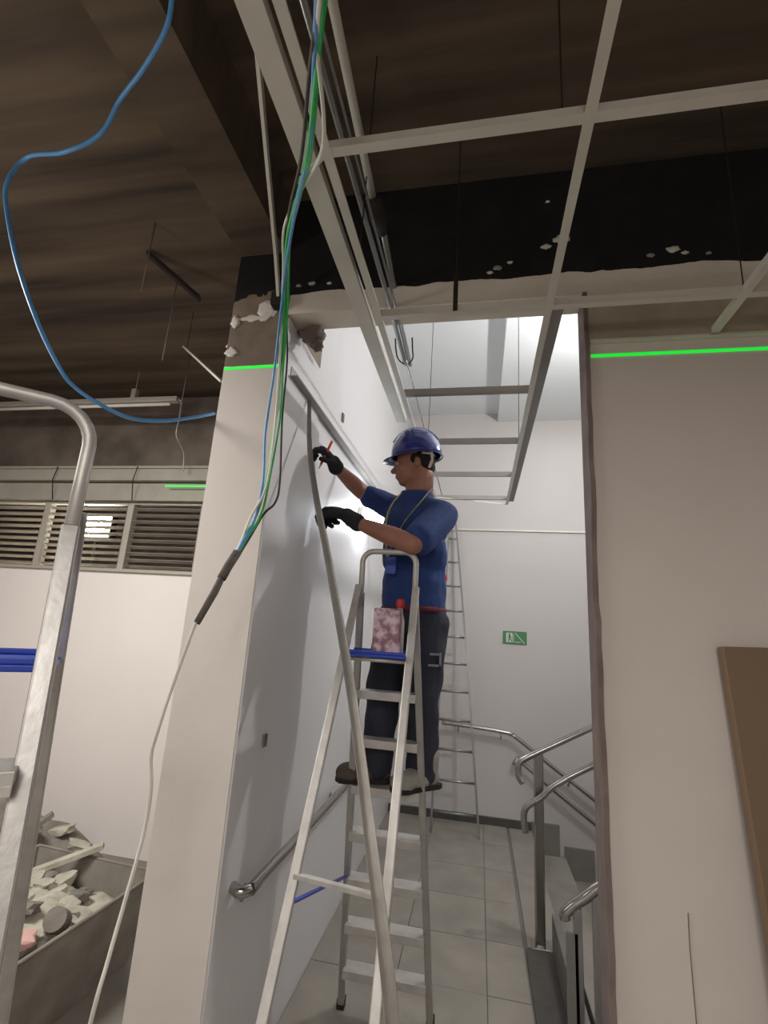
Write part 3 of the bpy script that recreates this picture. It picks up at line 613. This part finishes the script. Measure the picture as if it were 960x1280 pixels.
# joints, world coordinates
HC = V((-.345, 2.36, 2.535))
SHL, ELL, WRL = V((-.185, 2.26, 2.235)), V((-.285, 2.05, 2.062)), V((-.560, 2.12, 2.170))
SHR, ELR, WRR = V((-.465, 2.49, 2.335)), V((-.625, 2.42, 2.405)), V((-.725, 2.27, 2.485))
HPL, KNL, ANL = V((-.240, 2.37, 1.74)), V((-.250, 2.35, 1.40)), V((-.240, 2.375, 1.095))
HPR, KNR, ANR = V((-.405, 2.42, 1.74)), V((-.435, 2.37, 1.40)), V((-.445, 2.375, 1.095))
F_ = V((-1, -.10, -.10)).normalized(); S_ = V((.10, -1, .0)).normalized(); U_ = F_.cross(S_)*-1
if U_.z < 0: U_ = -U_
HR = Matrix((F_, S_, U_)).transposed()
def hp(f, s, u): return L(HC + F_*f + S_*s + U_*u)
# body: head, neck, torso, arms and legs as one continuous skin
bm = bmesh.new()
b_ell(bm, hp(-.012, 0, .030), (.098, .074, .098), HR)               # skull
b_ell(bm, hp(.040, 0, -.040), (.050, .054, .075), HR)               # face
b_ell(bm, hp(.050, 0, -.088), (.034, .036, .026), HR)               # chin
b_ell(bm, hp(.015, 0, -.065), (.060, .056, .040), HR)               # jaw
b_ell(bm, hp(.080, 0, .010), (.018, .042, .012), HR)                # brow
b_limb(bm, hp(.088, 0, .0), hp(.108, 0, -.030), .008, .014)         # nose
b_ell(bm, hp(.104, 0, -.034), (.013, .018, .010), HR)
b_ell(bm, hp(.087, 0, -.058), (.012, .022, .007), HR); b_ell(bm, hp(.083, 0, -.070), (.012, .020, .008), HR)
for s in (-1, 1):
    b_ell(bm, hp(.062, s*.036, -.022), (.026, .018, .022), HR)      # cheek
    b_ell(bm, hp(-.022, s*.076, -.012), (.016, .009, .030), HR)     # ear
b_limb(bm, hp(-.035, 0, -.06), L((-.315, 2.375, 2.33)), .066, .078)  # neck
b_ell(bm, L((-.325, 2.40, 2.19)), (.13, .095, .12)); b_ell(bm, L((-.325, 2.40, 2.0)), (.12, .10, .16)); b_ell(bm, L((-.325, 2.40, 1.80)), (.14, .115, .12))
b_limb(bm, L(SHL), L(ELL), .050, .045); b_limb(bm, L(ELL), L(ELL.lerp(WRL, .35)), .045, .046); b_limb(bm, L(ELL.lerp(WRL, .35)), L(WRL), .046, .029)
b_limb(bm, L(SHR), L(ELR), .050, .043); b_limb(bm, L(ELR), L(ELR.lerp(WRR, .4)), .043, .042); b_limb(bm, L(ELR.lerp(WRR, .4)), L(WRR), .042, .028)
b_ell(bm, L(WRL+V((-.035, .02, .015))), (.034, .034, .034)); b_ell(bm, L(WRR+V((-.02, -.015, .02))), (.032, .032, .032))
for h, k, a in ((HPL, KNL, ANL), (HPR, KNR, ANR)):
    b_limb(bm, L(h), L(k), .075, .052); b_limb(bm, L(k), L(a), .052, .036)
remeshed('body', bm, M_skin, wk, .0065, 4, .5)
# shirt
bm = bmesh.new()
T1 = Matrix.Rotation(math.radians(-32), 3, 'Z')
b_ell(bm, L((-.325, 2.38, 2.21)), (.190, .138, .14), T1); b_ell(bm, L((-.322, 2.38, 2.07)), (.180, .140, .17), T1)
b_ell(bm, L((-.320, 2.385, 1.93)), (.165, .142, .16), T1)
b_tube(bm, [L((-.315, 2.395, z)) for z in (1.80, 1.86, 1.93, 2.02, 2.12)], 1, 22, [.158, .156, .152, .150, .145])
b_limb(bm, L((-.325, 2.38, 2.292)), L(SHL), .082, .082); b_limb(bm, L((-.33, 2.40, 2.30)), L(SHR), .080, .070)
b_limb(bm, L(SHL), L(SHL.lerp(ELL, .80)), .082, .074); b_limb(bm, L(SHR), L(SHR.lerp(ELR, .72)), .070, .060)
b_tube(bm, [L((-.320, 2.378, 2.30)), L((-.316, 2.374, 2.386))], 1, 18, [.112, .084])
remeshed('shirt', bm, M_shirt, wk, .007, 7, .55, fold=.0045)
bm = bmesh.new()
b_tube(bm, [L((-.312, 2.395, 1.79)), L((-.312, 2.395, 1.815))], 1, 28, [.157, .157]); link('hem', bm, M_belt, wk, smooth=True)
# trousers
bm = bmesh.new()
b_ell(bm, L((-.32, 2.40, 1.77)), (.152, .135, .10)); b_tube(bm, [L((-.316, 2.40, 1.70)), L((-.316, 2.398, 1.82))], 1, 20, [.15, .146])
for h, k, a, q in ((HPL, KNL, ANL, 1), (HPR, KNR, ANR, 0)):
    b_limb(bm, L(h), L(k), .102, .083); b_limb(bm, L(k), L(a+V((0, 0, .01))), .080, .070)
remeshed('trousers', bm, M_trous, wk, .0075, 7, .55, fold=.0055)
# pockets / reflective marks on the left trouser leg
bm = bmesh.new()
for dz, w_ in ((.02, .030), (-.028, .040)):
    b_box(bm, L((-.200-w_*.5, 2.272, 1.580+dz)), L((-.200+w_*.5+.015, 2.300, 1.590+dz)))
b_box(bm, L((-.172, 2.272, 1.552)), L((-.164, 2.30, 1.612))); link('reflective_mark', bm, M_reflect, wk)
# boots on the fifth tread
def boot(name, a, d, m, dz=0.0):
    d = V(d).normalized(); s = V((-d.y, d.x, 0)); mt = Matrix((d, s, V((0, 0, 1)))).transposed(); a = V(a)
    bm = bmesh.new(); b_limb(bm, L(a+V((0, 0, .055))), L(a+V((0, 0, -.02))), .058, .052)
    b_ell(bm, L(a+d*.05+V((0, 0, -.035+dz))), (.092, .052, .046), mt); b_ell(bm, L(a+d*.125+V((0, 0, -.045+dz))), (.062, .056, .042), mt); b_ell(bm, L(a-d*.02+V((0, 0, -.04))), (.048, .042, .038), mt)
    bt = remeshed(name, bm, m, wk, .006, 4, .5)
    bm = bmesh.new(); c = a+d*.055+V((0, 0, -.071))
    prof = [(-.125, -.03), (-.10, -.042), (.02, -.040), (.08, -.050), (.115, -.038), (.13, 0), (.115, .038), (.08, .050), (.02, .040), (-.10, .042), (-.125, .03)]
    lo = [bm.verts.new(L(c+d*x+s*y-V((0, 0, .010)))) for x, y in prof]; hi = [bm.verts.new(L(c+d*x+s*y+V((0, 0, .010)))) for x, y in prof]
    bm.faces.new(lo); bm.faces.new(hi)
    for i in range(len(prof)): j = (i+1) % len(prof); bm.faces.new((lo[i], lo[j], hi[j], hi[i]))
    so = link('sole', bm, M_dark, None); so.parent = bt
    return bt
boot('boot', ANR+V((0, .0, .016)), (-1, -.35, 0), M_boot1)
b2 = boot('boot', ANL+V((0.02, .0, .016)), (-.75, -.75, 0), M_boot2); b2['label'] = 'pale dust-covered work boot'
# helmet
bm = bmesh.new(); HH = V((-.332, 2.36, 2.588))
b_ell(bm, L(HH), (.128, .106, .142), HR, 32, 20)
bmesh.ops.bisect_plane(bm, geom=bm.verts[:]+bm.edges[:]+bm.faces[:], plane_co=L(HH-U_*.012), plane_no=U_, clear_inner=True)
hm = link('helmet', bm, M_helm, wk, smooth=True); md = hm.modifiers.new('s', 'SOLIDIFY'); md.thickness = .004; md.offset = 1
bm = bmesh.new(); n_ = 40; inn = []; out = []
for i in range(n_):
    a = 2*PI*i/n_; c_, s_ = math.cos(a), math.sin(a); ext = .010+.038*max(0, c_)**2
    inn.append(bm.verts.new(L(HH-U_*.010+F_*c_*.124+S_*s_*.103))); out.append(bm.verts.new(L(HH-U_*(.018+.008*max(0, c_))+F_*c_*(.128+ext)+S_*s_*(.106+.010))))
for i in range(n_): j = (i+1) % n_; bm.faces.new((inn[i], inn[j], out[j], out[i]))
o = link('brim', bm, M_helm, hm, smooth=True); md = o.modifiers.new('s', 'SOLIDIFY'); md.thickness = .004
bm = bmesh.new(); b_sweep(bm, [L(HH+F_*x+U_*math.sqrt(max(0, 1-(x/.128)**2))*.142) for x in np.linspace(-.11, .11, 14)], section('rect', .012, .004), up=(0, -1, 0)); 
bm2 = bm; link('ridge', bm2, M_helm, hm, smooth=True)
bm = bmesh.new(); b_tube(bm, [L(HH-U_*.016+F_*math.cos(a)*.090+S_*math.sin(a)*.082) for a in np.linspace(PI*.6, PI*1.4, 12)], .007, 8); link('headband', bm, M_strap, hm, smooth=True)
bm = bmesh.new(); b_sweep(bm, [L(HH-U_*.02-F_*.075+S_*.086), L(HH-U_*.055-F_*.078+S_*.074), L(HH-U_*.095-F_*.060+S_*.062)], section('rect', .007, .0015), up=(0, -1, 0)); link('strap', bm, M_strap, hm)
# hair under the helmet
bm = bmesh.new(); b_ell(bm, hp(-.030, 0, .018), (.088, .080, .060), HR); b_ell(bm, hp(-.062, 0, -.020), (.050, .066, .046), HR)
for s in (-1, 1): b_ell(bm, hp(-.002, s*.068, .012), (.014, .010, .026), HR)
remeshed('hair', bm, M_hair, wk, .006, 3, .5)
for s in (-1, 1):
    bm = bmesh.new(); b_ell(bm, hp(.076, s*.030, -.004), (.010, .011, .007), HR); link('eye', bm, M_strap, wk, smooth=True)
    bm = bmesh.new(); b_ell(bm, hp(.084, s*.030, -.005), (.003, .005, .005), HR); link('iris', bm, M_hair, wk, smooth=True)
    bm = bmesh.new(); b_ell(bm, hp(.088, s*.030, .016), (.006, .016, .004), HR); link('eyebrow', bm, M_hair, wk, smooth=True)
# lanyard
bm = bmesh.new(); b_sweep(bm, smooth_path([L(p) for p in ((-.245, 2.345, 2.40), (-.250, 2.285, 2.37), (-.29, 2.225, 2.29), (-.35, 2.208, 2.20), (-.400, 2.208, 2.10), (-.42, 2.212, 2.03))]), section('rect', .0075, .0015), up=(-.6, -.8, 0)); link('lanyard', bm, M_lany, wk)
bm = bmesh.new(); b_sweep(bm, smooth_path([L(p) for p in ((-.385, 2.335, 2.385), (-.425, 2.275, 2.31), (-.445, 2.235, 2.22), (-.440, 2.215, 2.12), (-.425, 2.212, 2.03))]), section('rect', .005, .0015), up=(-.6, -.8, 0)); link('lanyard', bm, M_lany, wk)
bm = bmesh.new(); b_box(bm, L((-.43, 2.205, 1.95)), L((-.38, 2.215, 2.03))); link('badge', bm, M_blue, wk, bevel=.003)
# gloves
def glove(wrist, d, nrm, curls, thumb_side, k=1.1, cuff_from=None):
    d = V(d).normalized(); n = V(nrm); n = (n-d*n.dot(d)).normalized(); s = d.cross(n)*thumb_side; w_ = V(wrist)
    mt = Matrix((d, s, n)).transposed(); bm = bmesh.new()
    b_ell(bm, L(w_+d*.055*k), (.056*k, .044*k, .022*k), mt); b_ell(bm, L(w_+d*.08*k), (.034*k, .046*k, .019*k), mt)
    if cuff_from is not None: b_limb(bm, L(cuff_from), L(w_+d*.02), .041, .036)
    for i, (off, ln) in enumerate(((.034, .074), (.012, .083), (-.011, .078), (-.033, .060))):
        p = w_+d*.092*k+s*off*k; c = curls[i]; ang = 0; seg = [ln*.45, ln*.32, ln*.26]; rd = [.0125, .0115, .0105, .009]
        for j in range(3):
            ang += c*(.9 if j == 0 else 1.1); dd = d*math.cos(ang)+n*math.sin(ang); q = p+dd*seg[j]*k
            b_limb(bm, L(p), L(q), rd[j]*k, rd[j+1]*k, 8, 2); p = q
    p = w_+d*.03*k+s*.036*k; dd = (d*.6+s*.75+n*.35).normalized(); q = p+dd*.042*k; b_limb(bm, L(p), L(q), .015*k, .013*k, 8, 2)
    dd = (d*.9+s*.15+n*.5).normalized(); b_limb(bm, L(q), L(q+dd*.035*k), .013*k, .011*k, 8, 2)
    return remeshed('glove', bm, M_glove, wk, .0045, 2, .5)
glove(V((-.600, 2.14, 2.203)), (-.80, .40, .28), (-.35, .25, -.9), (.75, .85, .95, 1.05), 1, 1.32, cuff_from=WRL.lerp(ELL, .02))
glove(V((-.728, 2.255, 2.497)), (-.40, -.50, .42), (-.4, .3, -.85), (.85, .95, 1.0, 1.05), 1, 1.12, cuff_from=WRR.lerp(ELR, -.05))
# pen held in the upper glove
bm = bmesh.new(); b_tube(bm, [(-.728, 2.16, 2.590), (-.745, 2.165, 2.555), (-.780, 2.175, 2.475)], .0065, 10); pen = link('marker_pen', bm, M_orange, smooth=True)
tag(pen, 'orange marker pen held in the raised black glove', 'pen')
bm = bmesh.new(); b_tube(bm, [(-.780, 2.175, 2.475), (-.790, 2.178, 2.452)], .004, 8, [.0055, .002]); link('tip', bm, M_pink, pen, smooth=True)

# ------------------------------------------------------------------ things on the ladder tray
bm = bmesh.new(); b_box(bm, (-.055, -.035, 0), (.055, .035, .175)); o = link('product_pack', bm, M_pack, bevel=.006)
o.location = (-.360, 1.965, 1.607); o.rotation_euler = (0, 0, math.radians(8)); tag(o, 'pink and white marbled carton standing on the blue ladder tray', 'carton')
t_ = empty('small_bottle', (-.325, 2.045, 1.607), 'small bottle with a red cap on the blue ladder tray', 'bottle')
bm = bmesh.new(); b_tube(bm, [(0, 0, z) for z in (0, .005, .13, .16, .185)], 1, 16, [.019, .022, .022, .014, .011]); link('body', bm, M_aluw, t_, smooth=True)
bm = bmesh.new(); b_tube(bm, [(0, 0, z) for z in (.185, .19, .215, .22)], 1, 16, [.015, .017, .017, .014]); link('cap', bm, M_red, t_, smooth=True)
